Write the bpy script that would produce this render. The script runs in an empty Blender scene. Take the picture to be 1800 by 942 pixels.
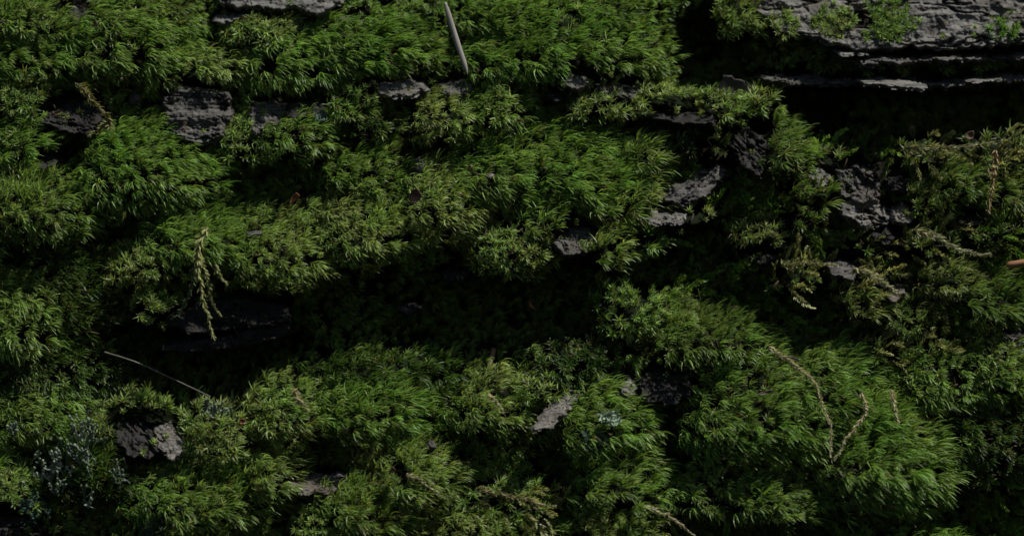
import bpy, math, random
import numpy as np
from mathutils import Vector
rng = np.random.default_rng(11)
random.seed(4)
PX = 0.24 / 1800.0            # metres per layout unit (the patch of log in view is about 24 cm wide)
CW, CH = 1800.0, 942.0
DIST = 9000.0                 # camera distance in layout units
col = bpy.context.scene.collection

# ------------------------------------------------------------------ helpers
def W(u, v, h):
    """layout (u right, v down, h out of the log) -> metres"""
    return np.stack([(np.asarray(u) - CW / 2) * PX, -np.asarray(h) * PX, (CH / 2 - np.asarray(v)) * PX], -1)

def _hash(ix, iy, seed):
    n = (ix.astype(np.int64) * 374761393 + iy.astype(np.int64) * 668265263 + seed * 974711) & 0x7fffffff
    n = ((n ^ (n >> 13)) * 1274126177) & 0x7fffffff
    return ((n ^ (n >> 16)) & 0xffff) / 65535.0

def vnoise(x, y, seed=0):
    x0 = np.floor(x); y0 = np.floor(y); fx = x - x0; fy = y - y0
    fx = fx * fx * fx * (fx * (fx * 6 - 15) + 10); fy = fy * fy * fy * (fy * (fy * 6 - 15) + 10)
    a = _hash(x0, y0, seed); b = _hash(x0 + 1, y0, seed); c = _hash(x0, y0 + 1, seed); d = _hash(x0 + 1, y0 + 1, seed)
    return (a + (b - a) * fx + (c - a) * fy + (a - b - c + d) * fx * fy) * 2 - 1

def fbm(x, y, scale, seed=0, octv=4, gain=0.5):
    s = 0; amp = 1; tot = 0
    for o in range(octv):
        s = s + amp * vnoise(x / scale * 2 ** o + 17.3 * o, y / scale * 2 ** o - 9.1 * o, seed + o)
        tot += amp; amp *= gain
    return s / tot

def nrm(a):
    return a / np.maximum(np.linalg.norm(a, axis=-1, keepdims=True), 1e-9)

def sm(x):
    x = np.clip(x, 0, 1); return x * x * (3 - 2 * x)

def mk(name, V, F, mat, C=None, parent=None, smooth=True):
    me = bpy.data.meshes.new(name)
    V = np.asarray(V, dtype=np.float32); F = np.asarray(F, dtype=np.int32)
    me.vertices.add(len(V)); me.vertices.foreach_set('co', V.ravel())
    k = F.shape[1]
    me.loops.add(F.size); me.loops.foreach_set('vertex_index', F.ravel())
    me.polygons.add(len(F))
    me.polygons.foreach_set('loop_start', np.arange(0, F.size, k, dtype=np.int32))
    me.polygons.foreach_set('loop_total', np.full(len(F), k, dtype=np.int32))
    if smooth: me.polygons.foreach_set('use_smooth', np.ones(len(F), dtype=bool))
    if C is not None:
        at = me.color_attributes.new('col', 'FLOAT_COLOR', 'POINT')
        C4 = np.concatenate([np.asarray(C, dtype=np.float32), np.ones((len(C), 1), np.float32)], 1)
        at.data.foreach_set('color', C4.ravel())
    me.update(calc_edges=True)
    me.materials.append(mat)
    o = bpy.data.objects.new(name, me); col.objects.link(o)
    if parent is not None: o.parent = parent
    return o

def tag(o, label=None, cat=None, group=None, kind=None):
    if label: o['label'] = label
    if cat: o['category'] = cat
    if group: o['group'] = group
    if kind: o['kind'] = kind
    return o

def empty(name, loc):
    o = bpy.data.objects.new(name, None); o.location = loc; o.empty_display_size = 0.005
    col.objects.link(o); return o

def to_local(V, root):
    return np.asarray(V) - np.array(root.location)[None]

# ------------------------------------------------------------------ materials
def mat_new(name):
    m = bpy.data.materials.new(name); m.use_nodes = True
    m.node_tree.nodes.clear(); return m, m.node_tree.nodes, m.node_tree.links

def leaf_material(name, rough=0.36, spec=0.5, transl=0.4):
    m, N, L = mat_new(name)
    out = N.new('ShaderNodeOutputMaterial'); at = N.new('ShaderNodeAttribute'); at.attribute_name = 'col'
    p = N.new('ShaderNodeBsdfPrincipled'); p.inputs['Roughness'].default_value = rough
    p.inputs['Specular IOR Level'].default_value = spec
    tr = N.new('ShaderNodeBsdfTranslucent'); mx = N.new('ShaderNodeMixShader'); mx.inputs[0].default_value = transl
    mul = N.new('ShaderNodeMix'); mul.data_type = 'RGBA'; mul.blend_type = 'MULTIPLY'; mul.inputs[0].default_value = 1
    mul.inputs[7].default_value = (1.5, 1.35, 0.7, 1)
    L.new(at.outputs['Color'], p.inputs['Base Color']); L.new(at.outputs['Color'], mul.inputs[6])
    L.new(mul.outputs[2], tr.inputs['Color'])
    L.new(p.outputs[0], mx.inputs[1]); L.new(tr.outputs[0], mx.inputs[2]); L.new(mx.outputs[0], out.inputs[0])
    return m

def bark_material(name, dark, light, warm, scale=1.0, ang=0.0, pos=0.48, lichen=0.0):
    """weathered bark: streaks along the grain, dark pits, pale dust, bump"""
    m, N, L = mat_new(name)
    out = N.new('ShaderNodeOutputMaterial'); p = N.new('ShaderNodeBsdfPrincipled')
    p.inputs['Roughness'].default_value = 0.75; p.inputs['Specular IOR Level'].default_value = 0.3
    tc = N.new('ShaderNodeTexCoord')
    mp = N.new('ShaderNodeMapping'); mp.inputs['Rotation'].default_value = (0, ang, 0); mp.inputs['Scale'].default_value = (230 * scale, 700 * scale, 1700 * scale)
    n1 = N.new('ShaderNodeTexNoise'); n1.inputs['Scale'].default_value = 1; n1.inputs['Detail'].default_value = 8; n1.inputs['Roughness'].default_value = 0.65
    n2 = N.new('ShaderNodeTexNoise'); n2.inputs['Scale'].default_value = 2400; n2.inputs['Detail'].default_value = 5; n2.inputs['Roughness'].default_value = 0.7
    n3 = N.new('ShaderNodeTexNoise'); n3.inputs['Scale'].default_value = 90; n3.inputs['Detail'].default_value = 4
    L.new(tc.outputs['Object'], mp.inputs[0]); L.new(mp.outputs[0], n1.inputs['Vector'])
    L.new(tc.outputs['Object'], n2.inputs['Vector']); L.new(tc.outputs['Object'], n3.inputs['Vector'])
    add = N.new('ShaderNodeMath'); add.operation = 'MULTIPLY_ADD'; add.inputs[1].default_value = 0.6
    L.new(n1.outputs[0], add.inputs[0])
    a2 = N.new('ShaderNodeMath'); a2.operation = 'MULTIPLY'; a2.inputs[1].default_value = 0.4; L.new(n2.outputs[0], a2.inputs[0]); L.new(a2.outputs[0], add.inputs[2])
    r = N.new('ShaderNodeValToRGB'); e = r.color_ramp.elements
    e[0].position = 0.40; e[0].color = (*dark, 1); e[1].position = 0.60; e[1].color = (*light, 1)
    x = r.color_ramp.elements.new(pos); x.color = (*[(a * 0.6 + b * 0.4) for a, b in zip(dark, light)], 1)
    L.new(add.outputs[0], r.inputs[0])
    mx = N.new('ShaderNodeMix'); mx.data_type = 'RGBA'; mx.inputs[7].default_value = (*warm, 1)
    rr = N.new('ShaderNodeMapRange'); rr.inputs[1].default_value = 0.5; rr.inputs[2].default_value = 0.68; rr.inputs[4].default_value = 0.75
    L.new(n3.outputs[0], rr.inputs[0]); L.new(rr.outputs[0], mx.inputs[0]); L.new(r.outputs[0], mx.inputs[6])
    L.new(mx.outputs[2], p.inputs['Base Color'])
    b = N.new('ShaderNodeBump'); b.inputs['Strength'].default_value = 1.0; b.inputs['Distance'].default_value = 0.00035
    L.new(add.outputs[0], b.inputs['Height']); L.new(b.outputs[0], p.inputs['Normal'])
    L.new(p.outputs[0], out.inputs[0])
    return m

def plain_material(name, c0, c1, scale=600, rough=0.6, stretch=(1, 1, 1), bump=0.0002):
    m, N, L = mat_new(name)
    out = N.new('ShaderNodeOutputMaterial'); p = N.new('ShaderNodeBsdfPrincipled'); p.inputs['Roughness'].default_value = rough
    tc = N.new('ShaderNodeTexCoord'); mp = N.new('ShaderNodeMapping'); mp.inputs['Scale'].default_value = stretch
    n = N.new('ShaderNodeTexNoise'); n.inputs['Scale'].default_value = scale; n.inputs['Detail'].default_value = 6
    r = N.new('ShaderNodeValToRGB'); r.color_ramp.elements[0].position = 0.35; r.color_ramp.elements[1].position = 0.65
    r.color_ramp.elements[0].color = (*c0, 1); r.color_ramp.elements[1].color = (*c1, 1)
    b = N.new('ShaderNodeBump'); b.inputs['Distance'].default_value = bump
    L.new(tc.outputs['Object'], mp.inputs[0]); L.new(mp.outputs[0], n.inputs['Vector']); L.new(n.outputs[0], r.inputs[0])
    L.new(r.outputs[0], p.inputs['Base Color']); L.new(n.outputs[0], b.inputs['Height']); L.new(b.outputs[0], p.inputs['Normal'])
    L.new(p.outputs[0], out.inputs[0]); return m

M_MOSS = leaf_material('moss_leaf')
M_STRAND = leaf_material('strand_leaf', 0.55, 0.2, 0.25)
M_LICHEN = leaf_material('lichen_tissue', 0.85, 0.1, 0.1)
M_LOG = bark_material('rotten_wood', (0.006, 0.005, 0.005), (0.022, 0.02, 0.014), (0.012, 0.012, 0.006))
_n = M_LOG.node_tree.nodes; _l = M_LOG.node_tree.links
_at = _n.new('ShaderNodeAttribute'); _at.attribute_name = 'col'; _mx = _n.new('ShaderNodeMix'); _mx.data_type = 'RGBA'
_mx.inputs[7].default_value = (0.004, 0.0075, 0.0015, 1)      # peaty mat of old stems under the cushions
_p = [n for n in _n if n.type == 'BSDF_PRINCIPLED'][0]; _p.inputs['Specular IOR Level'].default_value = 0.1
_l.new(_at.outputs['Fac'], _mx.inputs[0]); _l.new(_p.inputs['Base Color'].links[0].from_socket, _mx.inputs[6]); _l.new(_mx.outputs[2], _p.inputs['Base Color'])
M_GREY = bark_material('grey_bark', (0.009, 0.0085, 0.008), (0.120, 0.117, 0.108), (0.040, 0.034, 0.027), 1.2)
M_PALE = bark_material('pale_bark', (0.022, 0.021, 0.019), (0.195, 0.19, 0.178), (0.085, 0.076, 0.065), 0.7)
M_DARK = bark_material('dark_bark', (0.004, 0.0038, 0.0035), (0.024, 0.0225, 0.021), (0.012, 0.010, 0.009), 0.9)
M_CRUST = bark_material('crusty_bark', (0.008, 0.0065, 0.0055), (0.21, 0.20, 0.18), (0.06, 0.048, 0.035), 1.6)

# ------------------------------------------------------------------ the relief of the log
# moss cushions: u, v, radius u, radius up, radius down, height, kind, palette, label
# kinds: L long swept leaves, S short starry rosettes, F feathery sprays, D dim long
C_ = []
def c(u, v, ru, rt, rb, H, kind, pal, label, flow=None): H = H * 1.2; C_.append((u, v, ru, rt, rb, H, kind, pal, label, flow))
c(215, 78, 118, 62, 52, 52, 'L', 'G', 'broad grass green moss cushion in the upper left with tips swept right')
c(45, 35, 75, 50, 40, 36, 'L', 'M', 'olive tinged moss cushion filling the top left corner')
c(60, 112, 78, 36, 30, 34, 'L', 'G', 'green moss cushion at the left edge below the top left corner')
c(285, 28, 50, 34, 30, 30, 'L', 'M', 'small olive moss tuft at the top edge right of the top left cushions')
c(340, 122, 110, 24, 22, 30, 'L', 'Y', 'long low light green moss cushion just above the grey bark block')
c(470, 52, 62, 32, 34, 30, 'S', 'Y', 'yellow green moss tuft just below the pale torn bark flake at the top')
c(525, 112, 80, 40, 38, 40, 'L', 'G', 'green moss cushion above the two dark bark lumps in the upper left')
c(655, 88, 100, 58, 50, 46, 'L', 'G', 'grass green moss cushion left of the bleached needle')
c(700, 18, 80, 26, 20, 26, 'S', 'M', 'olive moss tuft at the top edge left of the bleached needle')
c(1005, 88, 158, 72, 58, 60, 'L', 'G', 'largest bright green moss cushion of the top row, right of the bleached needle')
c(885, 32, 78, 34, 26, 30, 'L', 'G', 'green moss tuft at the top edge right of the bleached needle')
c(1065, 22, 90, 32, 22, 30, 'L', 'M', 'moss tuft at the top edge above the largest top row cushion')
c(860, 110, 50, 36, 34, 36, 'L', 'G', 'small green cushion touching the lower tip of the bleached needle')
c(1058, 126, 62, 26, 20, 44, 'L', 'Y', 'light green moss tuft resting on top of the pale grey bark chunk')
c(878, 188, 52, 40, 50, 56, 'L', 'M', 'drooping moss tuft below the lower tip of the bleached needle')
c(785, 196, 58, 26, 40, 58, 'L', 'Y', 'yellowish moss tuft hanging beside the dull grey bark below the needle')
c(632, 158, 48, 40, 36, 46, 'S', 'Y', 'starry olive moss rosettes left of the light grey bark flake')
c(1065, 186, 74, 18, 28, 60, 'S', 'Y', 'starry olive moss band hanging under the pale bark chunk')
c(1165, 176, 52, 20, 30, 62, 'S', 'Y', 'pale starry moss on the ridge beside the thin edged bark ledge')
c(1262, 192, 52, 20, 30, 62, 'S', 'M', 'moss rosettes at the right end of the ridge below the dry leaf')
c(1342, 186, 28, 16, 22, 40, 'S', 'Y', 'small lone moss rosette in the dark right of the dry leaf')
c(1302, 22, 38, 34, 38, 44, 'L', 'Y', 'bright moss tuft at the left end of the big pale bark slab')
c(1368, 44, 42, 24, 22, 46, 'S', 'Y', 'brownish star moss tuft on the lower left rim of the big bark slab', 'bark')
c(1470, 30, 40, 26, 30, 40, 'S', 'Y', 'thin green moss patch at the top edge of the big bark slab', 'bark')
c(1578, 30, 44, 34, 24, 46, 'S', 'G', 'green moss patch growing across the middle of the big bark slab', 'bark')
c(1560, 66, 44, 12, 10, 44, 'S', 'G', 'small moss rosettes on the big bark slab just above its broken edge', 'bark')
c(1768, 52, 36, 12, 12, 40, 'S', 'G', 'little green moss patch on the bark slab at the right edge', 'bark')
c(35, 168, 82, 24, 40, 36, 'S', 'M', 'olive moss cushion at the left edge above the dark brown bark lump')
c(28, 262, 66, 50, 36, 50, 'L', 'G', 'green moss cushion at the left edge below the dark brown bark lump')
c(245, 290, 125, 62, 82, 78, 'L', 'G', 'large domed moss cushion below the grey bark block, dark underneath')
c(55, 352, 108, 50, 72, 82, 'L', 'M', 'big light topped moss cushion at the left edge, a third of the way down')
c(425, 252, 50, 26, 30, 48, 'S', 'Y', 'olive star moss right below the foot of the grey bark block')
c(515, 238, 72, 26, 42, 56, 'L', 'M', 'moss cushion right under the two dark bark lumps in the upper left')
c(600, 190, 40, 26, 34, 44, 'S', 'M', 'small star moss tuft right of the dark striped bark lump')
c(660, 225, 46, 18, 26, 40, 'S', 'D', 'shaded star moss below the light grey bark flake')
c(652, 312, 62, 38, 40, 44, 'L', 'G', 'green moss cushion left of the small grey pebble')
c(768, 342, 74, 46, 84, 74, 'L', 'Y', 'tall yellow green moss cushion in the centre with a brown leaf bit on it')
c(955, 298, 190, 54, 74, 54, 'L', 'G', 'wide vivid green moss cushion in the middle behind the black cap')
c(1130, 272, 44, 22, 26, 44, 'L', 'M', 'small moss tuft at the right end of the wide vivid middle cushion')
c(1088, 362, 66, 24, 32, 58, 'L', 'Y', 'light green moss cushion left of the pale bark shard')
c(640, 400, 108, 56, 66, 66, 'L', 'Y', 'wide olive moss cushion left of the tall yellow green centre cushion')
c(482, 440, 82, 56, 70, 86, 'L', 'Y', 'round sunlit moss cushion under the small grey chip on its top')
c(345, 425, 98, 38, 44, 72, 'L', 'G', 'vivid green moss cushion that the pale hanging strands grow from')
c(248, 462, 70, 30, 38, 72, 'S', 'Y', 'brownish olive moss cushion left of the pale hanging strands')
c(268, 548, 36, 34, 32, 58, 'S', 'Y', 'small round moss tuft hanging alone beside the dark hollow')
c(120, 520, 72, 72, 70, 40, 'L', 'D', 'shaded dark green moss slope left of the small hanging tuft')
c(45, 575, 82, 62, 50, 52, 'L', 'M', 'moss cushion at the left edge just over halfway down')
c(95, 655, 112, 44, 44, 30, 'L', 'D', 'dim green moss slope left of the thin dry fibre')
c(62, 735, 108, 46, 52, 58, 'L', 'M', 'moss cushion at the left edge above the pale blue lichen')
c(900, 430, 74, 40, 48, 66, 'S', 'Y', 'olive moss cushion drooping over the central black hollow')
c(960, 392, 90, 34, 36, 58, 'L', 'M', 'moss cushion just above the grey bark knob in the centre')
c(1068, 438, 42, 40, 38, 74, 'L', 'Y', 'bright moss tuft right of the grey bark knob in the centre')
c(1125, 418, 40, 22, 30, 50, 'S', 'M', 'moss tuft right below the pale bark shard')
c(1210, 384, 42, 16, 16, 62, 'S', 'Y', 'star moss sitting on the right end of the pale bark shard')
c(1378, 258, 46, 34, 46, 70, 'L', 'G', 'bright moss tuft swept right beside the twisted dark bark')
c(1418, 330, 42, 44, 40, 66, 'L', 'G', 'bright moss tuft between the twisted dark bark and the rough grey bark')
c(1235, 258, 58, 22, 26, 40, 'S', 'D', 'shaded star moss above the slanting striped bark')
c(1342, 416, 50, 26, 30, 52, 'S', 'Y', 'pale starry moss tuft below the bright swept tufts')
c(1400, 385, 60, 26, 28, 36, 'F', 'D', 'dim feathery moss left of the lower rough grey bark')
c(1455, 282, 60, 20, 26, 38, 'F', 'M', 'small feathery moss sprays above the rough grey bark')
c(1632, 272, 58, 24, 26, 50, 'F', 'P', 'pale feathery moss hanging at the rim of the big black cavity')
c(1755, 268, 60, 26, 32, 50, 'F', 'P', 'pale feathery moss at the right edge below the big black cavity')
c(1692, 322, 44, 28, 32, 56, 'L', 'G', 'green moss tuft left of the yellowish creeping stem')
c(1775, 342, 44, 32, 34, 48, 'L', 'G', 'green moss tuft at the right edge beside the yellowish creeping stem')
c(1615, 352, 40, 26, 32, 44, 'S', 'M', 'moss rosettes right of the rough grey bark')
c(1640, 420, 66, 20, 26, 54, 'F', 'P', 'whitish green feathery spray right of the lowest rough grey bark')
c(1755, 410, 56, 26, 30, 46, 'F', 'M', 'feathery moss above the orange twig at the right edge')
c(1520, 432, 56, 20, 22, 40, 'F', 'P', 'small pale feathery spray just below the rough grey bark')
c(1410, 482, 56, 22, 30, 50, 'F', 'P', 'pale feathery moss starting the slanting ridge right of centre')
c(1535, 496, 66, 26, 34, 62, 'F', 'P', 'yellowish white feathery moss on the slanting ridge right of centre')
c(1672, 500, 50, 28, 28, 58, 'L', 'Y', 'rounded green moss tuft left of and below the orange twig')
c(1752, 528, 62, 28, 44, 54, 'L', 'G', 'green moss cushion at the right edge below the orange twig')
c(1512, 542, 32, 20, 24, 54, 'L', 'Y', 'small bright tuft below the slanting feathery ridge')
c(1600, 560, 58, 36, 38, 44, 'S', 'M', 'moss rosettes between the slanting ridge and the right edge cushions')
c(1112, 548, 58, 40, 44, 54, 'S', 'M', 'spiky moss rosettes right of the central black hollow')
c(1245, 600, 86, 42, 46, 72, 'L', 'G', 'brightest green moss cushion at the head of the big lower right mound')
c(1345, 715, 132, 78, 110, 92, 'L', 'G', 'huge moss mound in the lower right left of the longest pale strand')
c(1462, 685, 74, 48, 66, 76, 'L', 'G', 'upper right lobe of the big mound between the longest and middle pale strands')
c(1552, 800, 112, 84, 100, 92, 'L', 'G', 'lower right lobe of the big mound below the shortest pale strand')
c(1660, 662, 84, 48, 62, 54, 'L', 'M', 'moss cushion right of the shortest pale strand')
c(1770, 640, 70, 40, 56, 56, 'L', 'M', 'moss cushion at the right edge two thirds of the way down')
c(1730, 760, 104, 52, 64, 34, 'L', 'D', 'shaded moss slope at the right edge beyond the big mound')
c(1560, 622, 56, 22, 28, 40, 'F', 'P', 'pale sprays right of the curled dry leaf')
c(1640, 612, 50, 20, 24, 44, 'F', 'P', 'pale sprays above the cushion right of the shortest strand')
c(236, 728, 66, 30, 40, 66, 'S', 'Y', 'yellow olive moss cap on top of the crusty bark knob')
c(382, 762, 64, 40, 50, 70, 'S', 'Y', 'rounded light green moss cushion right of the crusty bark knob')
c(505, 728, 66, 46, 54, 62, 'L', 'Y', 'moss cushion with the pale bleached tip on it, lower left of centre')
c(655, 722, 92, 44, 60, 66, 'L', 'G', 'green moss cushion in the lower middle with long drooping leaves')
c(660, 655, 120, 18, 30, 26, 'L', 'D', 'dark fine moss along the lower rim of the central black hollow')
c(862, 708, 60, 34, 54, 62, 'L', 'Y', 'curly pale tipped moss cushion left of the slanting grey bark chip')
c(945, 690, 42, 20, 26, 60, 'S', 'Y', 'star moss tuft right behind the slanting grey bark chip')
c(1062, 742, 74, 46, 58, 72, 'L', 'G', 'moss cushion holding the round blue green lichen')
c(1195, 612, 40, 26, 30, 52, 'S', 'Y', 'star moss tuft above the black bark lump in the lower middle')
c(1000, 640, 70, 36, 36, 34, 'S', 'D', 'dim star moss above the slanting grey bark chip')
c(20, 860, 52, 44, 56, 70, 'S', 'Y', 'bright star moss cushion at the left edge below the pale blue lichen')
c(330, 872, 122, 52, 60, 66, 'L', 'M', 'wide curly moss cushion at the bottom left')
c(468, 840, 42, 34, 44, 62, 'L', 'Y', 'moss tuft left of the mauve grey bark flake')
c(725, 832, 84, 48, 62, 76, 'L', 'Y', 'moss cushion right of the small fuzzy grey ball')
c(635, 892, 92, 46, 52, 70, 'L', 'M', 'moss cushion at the bottom edge right of the mauve grey bark flake')
c(560, 915, 42, 26, 30, 60, 'S', 'Y', 'small pale tuft at the bottom edge under the mauve grey bark flake')
c(900, 872, 90, 30, 46, 58, 'F', 'P', 'yellowish creeping feather moss in the bottom middle')
c(850, 930, 120, 26, 30, 62, 'L', 'Y', 'moss cushion cut by the bottom edge in the middle')
c(1085, 862, 74, 54, 46, 74, 'L', 'G', 'moss cushion right of the yellowish creeping feather moss')
c(1250, 872, 52, 36, 38, 50, 'L', 'M', 'small moss cushion above the bleached creeping stem at the bottom')
c(1355, 880, 76, 34, 34, 66, 'L', 'M', 'moss cushion at the foot of the huge lower right mound')
c(1060, 935, 90, 22, 26, 60, 'L', 'Y', 'moss tuft at the bottom edge left of the bleached creeping stem')
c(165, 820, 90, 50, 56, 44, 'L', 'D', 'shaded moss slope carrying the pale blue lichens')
# beyond the frame, so the log goes on to either side
c(-110, 120, 100, 80, 80, 50, 'L', 'G', 'x'); c(-120, 480, 110, 100, 100, 60, 'L', 'M', 'x'); c(-100, 800, 110, 80, 90, 60, 'L', 'G', 'x')
c(1920, 420, 100, 80, 90, 56, 'L', 'M', 'x'); c(1930, 700, 110, 90, 90, 60, 'L', 'G', 'x')
c(300, 1010, 160, 60, 60, 60, 'L', 'M', 'x'); c(1000, 1040, 200, 70, 60, 60, 'L', 'G', 'x'); c(1600, 1030, 160, 70, 60, 60, 'L', 'G', 'x')

# bark pieces: polygon, height, material, grain angle, relief amplitude, label, loose
B_ = []
def b(poly, H, mat, ang, amp, label, loose=False, fine=5.0): H = H * 1.25; B_.append((np.array(poly, float), H, mat, ang, amp, label, loose, fine))
b([(372, -30), (600, -30), (598, 8), (560, 28), (515, 16), (440, 16), (380, 6)], 44, M_PALE, 0.0, 7, 'pale torn bark flake with a reddish edge at the top')
b([(378, 26), (432, 20), (440, 32), (405, 42), (374, 38)], 34, M_PALE, 0.0, 4, 'small pale bark sliver just under the torn flake at the top')
b([(196, 742), (236, 730), (262, 744), (280, 792), (262, 812), (226, 806), (198, 780)], 70, M_DARK, 0.7, 10, 'dark shaded left side of the crusty bark knob in the lower left')  # side away from the sun, its shade painted with the dark bark
b([(62, 208), (98, 182), (140, 178), (172, 190), (178, 216), (150, 238), (100, 232), (66, 222)], 58, M_DARK, 0.05, 8, 'dark brown finely striped bark lump near the left edge')
b([(284, 168), (310, 152), (350, 154), (398, 162), (406, 196), (392, 240), (352, 258), (318, 248), (286, 226)], 50, M_GREY, 0.05, 13, 'big crumbled grey bark block in the upper left')
b([(436, 186), (470, 174), (502, 180), (506, 205), (484, 232), (450, 238), (434, 222)], 46, M_GREY, 0.3, 11, 'round rough grey bark lump right of the big block')
b([(502, 182), (560, 174), (580, 190), (556, 208), (515, 214), (500, 205)], 46, M_DARK, -0.15, 8, 'dark striped bark lump right of the round one')
b([(648, 156), (690, 140), (742, 142), (756, 158), (720, 170), (668, 168)], 50, M_PALE, -0.1, 7, 'light grey bark flake left below the needle')
b([(772, 148), (800, 138), (828, 140), (834, 160), (800, 172), (774, 166)], 46, M_GREY, 0.1, 8, 'dull grey bark under the needle tip')
b([(984, 146), (1006, 124), (1034, 130), (1042, 148), (1022, 162), (1002, 160)], 66, M_PALE, 0.5, 7, 'pale grey bark chunk on the middle ridge')
b([(1040, 142), (1090, 140), (1126, 156), (1116, 176), (1060, 172)], 56, M_GREY, 0.1, 9, 'grey crumbly bark right of the pale chunk')
b([(958, 160), (986, 156), (996, 172), (976, 182), (960, 174)], 50, M_DARK, 0.1, 6, 'small dark bark stub left of the pale chunk')
b([(1136, 196), (1190, 190), (1258, 200), (1256, 220), (1190, 216), (1142, 208)], 62, M_DARK, 0.05, 8, 'dark bark ledge with a thin pale edge')
b([(1168, 352), (1180, 324), (1232, 298), (1262, 288), (1290, 296), (1272, 322), (1236, 352), (1200, 364)], 46, M_GREY, -0.5, 8, 'slanting striped grey bark')
b([(1286, 232), (1322, 222), (1352, 244), (1350, 286), (1336, 312), (1306, 300), (1292, 266)], 66, M_DARK, 0.9, 14, 'twisted dark bark above the slanting striped piece')
b([(1474, 300), (1508, 288), (1546, 304), (1552, 346), (1520, 362), (1478, 348)], 44, M_GREY, 0.7, 14, 'upper rough grey bark right of centre')
b([(1470, 352), (1520, 336), (1562, 362), (1566, 392), (1520, 402), (1478, 380)], 50, M_PALE, 0.3, 14, 'pale crumbled bark in the middle of the rough patch')
b([(1530, 398), (1568, 392), (1580, 418), (1560, 434), (1534, 424)], 46, M_DARK, 0.5, 9, 'dark crumbled bark at the foot of the rough patch')
b([(972, 428), (1000, 398), (1040, 396), (1056, 424), (1036, 448), (992, 452)], 70, M_GREY, 0.4, 11, 'grey bark knob in the centre')
b([(285, 560), (350, 528), (430, 520), (510, 540), (506, 566), (430, 580), (330, 590)], 34, M_DARK, -0.05, 10, 'long dark bark face above the lower left hollow')
b([(280, 606), (360, 592), (440, 576), (506, 566), (512, 584), (430, 612), (340, 622), (284, 618)], 28, M_DARK, -0.15, 9, 'dark bark ledge under the hanging strands')
b([(1118, 668), (1160, 652), (1214, 656), (1222, 690), (1190, 712), (1130, 716)], 56, M_DARK, -0.1, 9, 'black bark lump in the lower middle')
b([(1086, 676), (1110, 664), (1126, 682), (1112, 702), (1090, 696)], 66, M_CRUST, 0.3, 9, 'crusty brown bark knot beside the black lump')
b([(258, 748), (284, 744), (308, 762), (324, 796), (304, 812), (272, 790)], 84, M_CRUST, 0.8, 9, 'crusty cracked bark knob in the lower left')
b([(1340, -40), (1900, -60), (1960, 60), (1800, 78), (1690, 86), (1600, 82), (1530, 92), (1480, 84), (1440, 70), (1372, 56), (1330, 20)], 62, M_PALE, 0.03, 12, 'big weathered pale bark slab across the top right')
b([(1470, 84), (1500, 86), (1530, 92), (1520, 98), (1486, 96)], 72, M_PALE, 0.05, 4, 'small bright flake under the broken edge of the big slab')
b([(1500, 104), (1570, 98), (1640, 96), (1720, 98), (1960, 78), (1960, 98), (1760, 106), (1640, 108), (1560, 113), (1516, 116)], 58, M_GREY, 0.0, 8, 'broken lower layer of the big bark slab')
b([(1330, 134), (1400, 132), (1494, 138), (1560, 134), (1660, 142), (1800, 128), (1960, 120), (1960, 150), (1800, 146), (1640, 156), (1500, 150), (1380, 150)], 36, M_GREY, 0.0, 9, 'thin shaded bark shelf under the big slab')
b([(1492, 140), (1560, 132), (1600, 142), (1630, 150), (1618, 158), (1590, 157), (1540, 149)], 88, M_PALE, 0.1, 5, 'sunlit split end of the bark shelf under the big slab')  # lit stretch of the shelf, set forward and given paler bark
b([(1706, 140), (1740, 134), (1766, 134), (1750, 141), (1716, 146)], 80, M_PALE, -0.1, 4, 'small sunlit sliver on the bark shelf near the right edge')  # another lit bit of the shelf, also painted in paler bark
b([(1452, 462), (1500, 456), (1516, 476), (1500, 492), (1462, 486)], 66, M_GREY, 0.1, 8, 'small grey bark peeping from the feathery ridge')
b([(1546, 506), (1590, 500), (1600, 520), (1566, 532)], 62, M_CRUST, 0.3, 8, 'little crusty bark at the end of the feathery ridge')
b([(-60, 906), (30, 902), (66, 926), (70, 990), (-60, 990)], 50, M_DARK, 0.1, 9, 'dark bark in the bottom left corner')
b([(1560, 316), (1584, 306), (1604, 322), (1596, 340), (1568, 338)], 44, M_DARK, 0.4, 8, 'small dark bark crumb right of the upper rough grey bark')
b([(1566, 366), (1590, 358), (1612, 372), (1600, 396), (1574, 392)], 46, M_CRUST, 0.4, 8, 'brown crusty bark right of the pale crumbled bark')
b([(1420, 300), (1446, 292), (1462, 314), (1450, 334), (1426, 326)], 48, M_CRUST, 0.5, 8, 'brownish bark knot left of the upper rough grey bark')
b([(1684, 382), (1716, 376), (1736, 390), (1712, 402), (1686, 398)], 44, M_DARK, 0.2, 7, 'dark bark strip between the whitish spray and the right edge')
b([(1310, 448), (1350, 440), (1372, 456), (1340, 470)], 42, M_DARK, -0.2, 7, 'dim bark strip at the left end of the slanting ridge')
b([(1764, 590), (1800, 582), (1830, 600), (1796, 612), (1768, 606)], 50, M_CRUST, 0.0, 6, 'brown bark fleck at the right edge two thirds of the way down')
b([(770, 478), (800, 470), (826, 482), (808, 496), (776, 492)], 20, M_DARK, 0.0, 6, 'faint dark bark in the upper part of the central hollow')
b([(690, 540), (728, 530), (748, 544), (716, 556)], 10, M_DARK, 0.0, 6, 'faint dark bark deep in the left of the central hollow')
b([(110, 8), (140, 2), (160, 22), (150, 52), (122, 44)], 34, M_DARK, 0.8, 7, 'dark bark gap between the two top left cushions')
b([(60, 282), (92, 270), (112, 284), (86, 300), (50, 300)], 40, M_DARK, -0.3, 6, 'dark bark strip above the big light topped left cushion')
b([(640, 34), (600, 26), (560, 40), (592, 48), (640, 46)], 30, M_GREY, 0.0, 6, 'thin grey bark strip near the top left of the needle')
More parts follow.
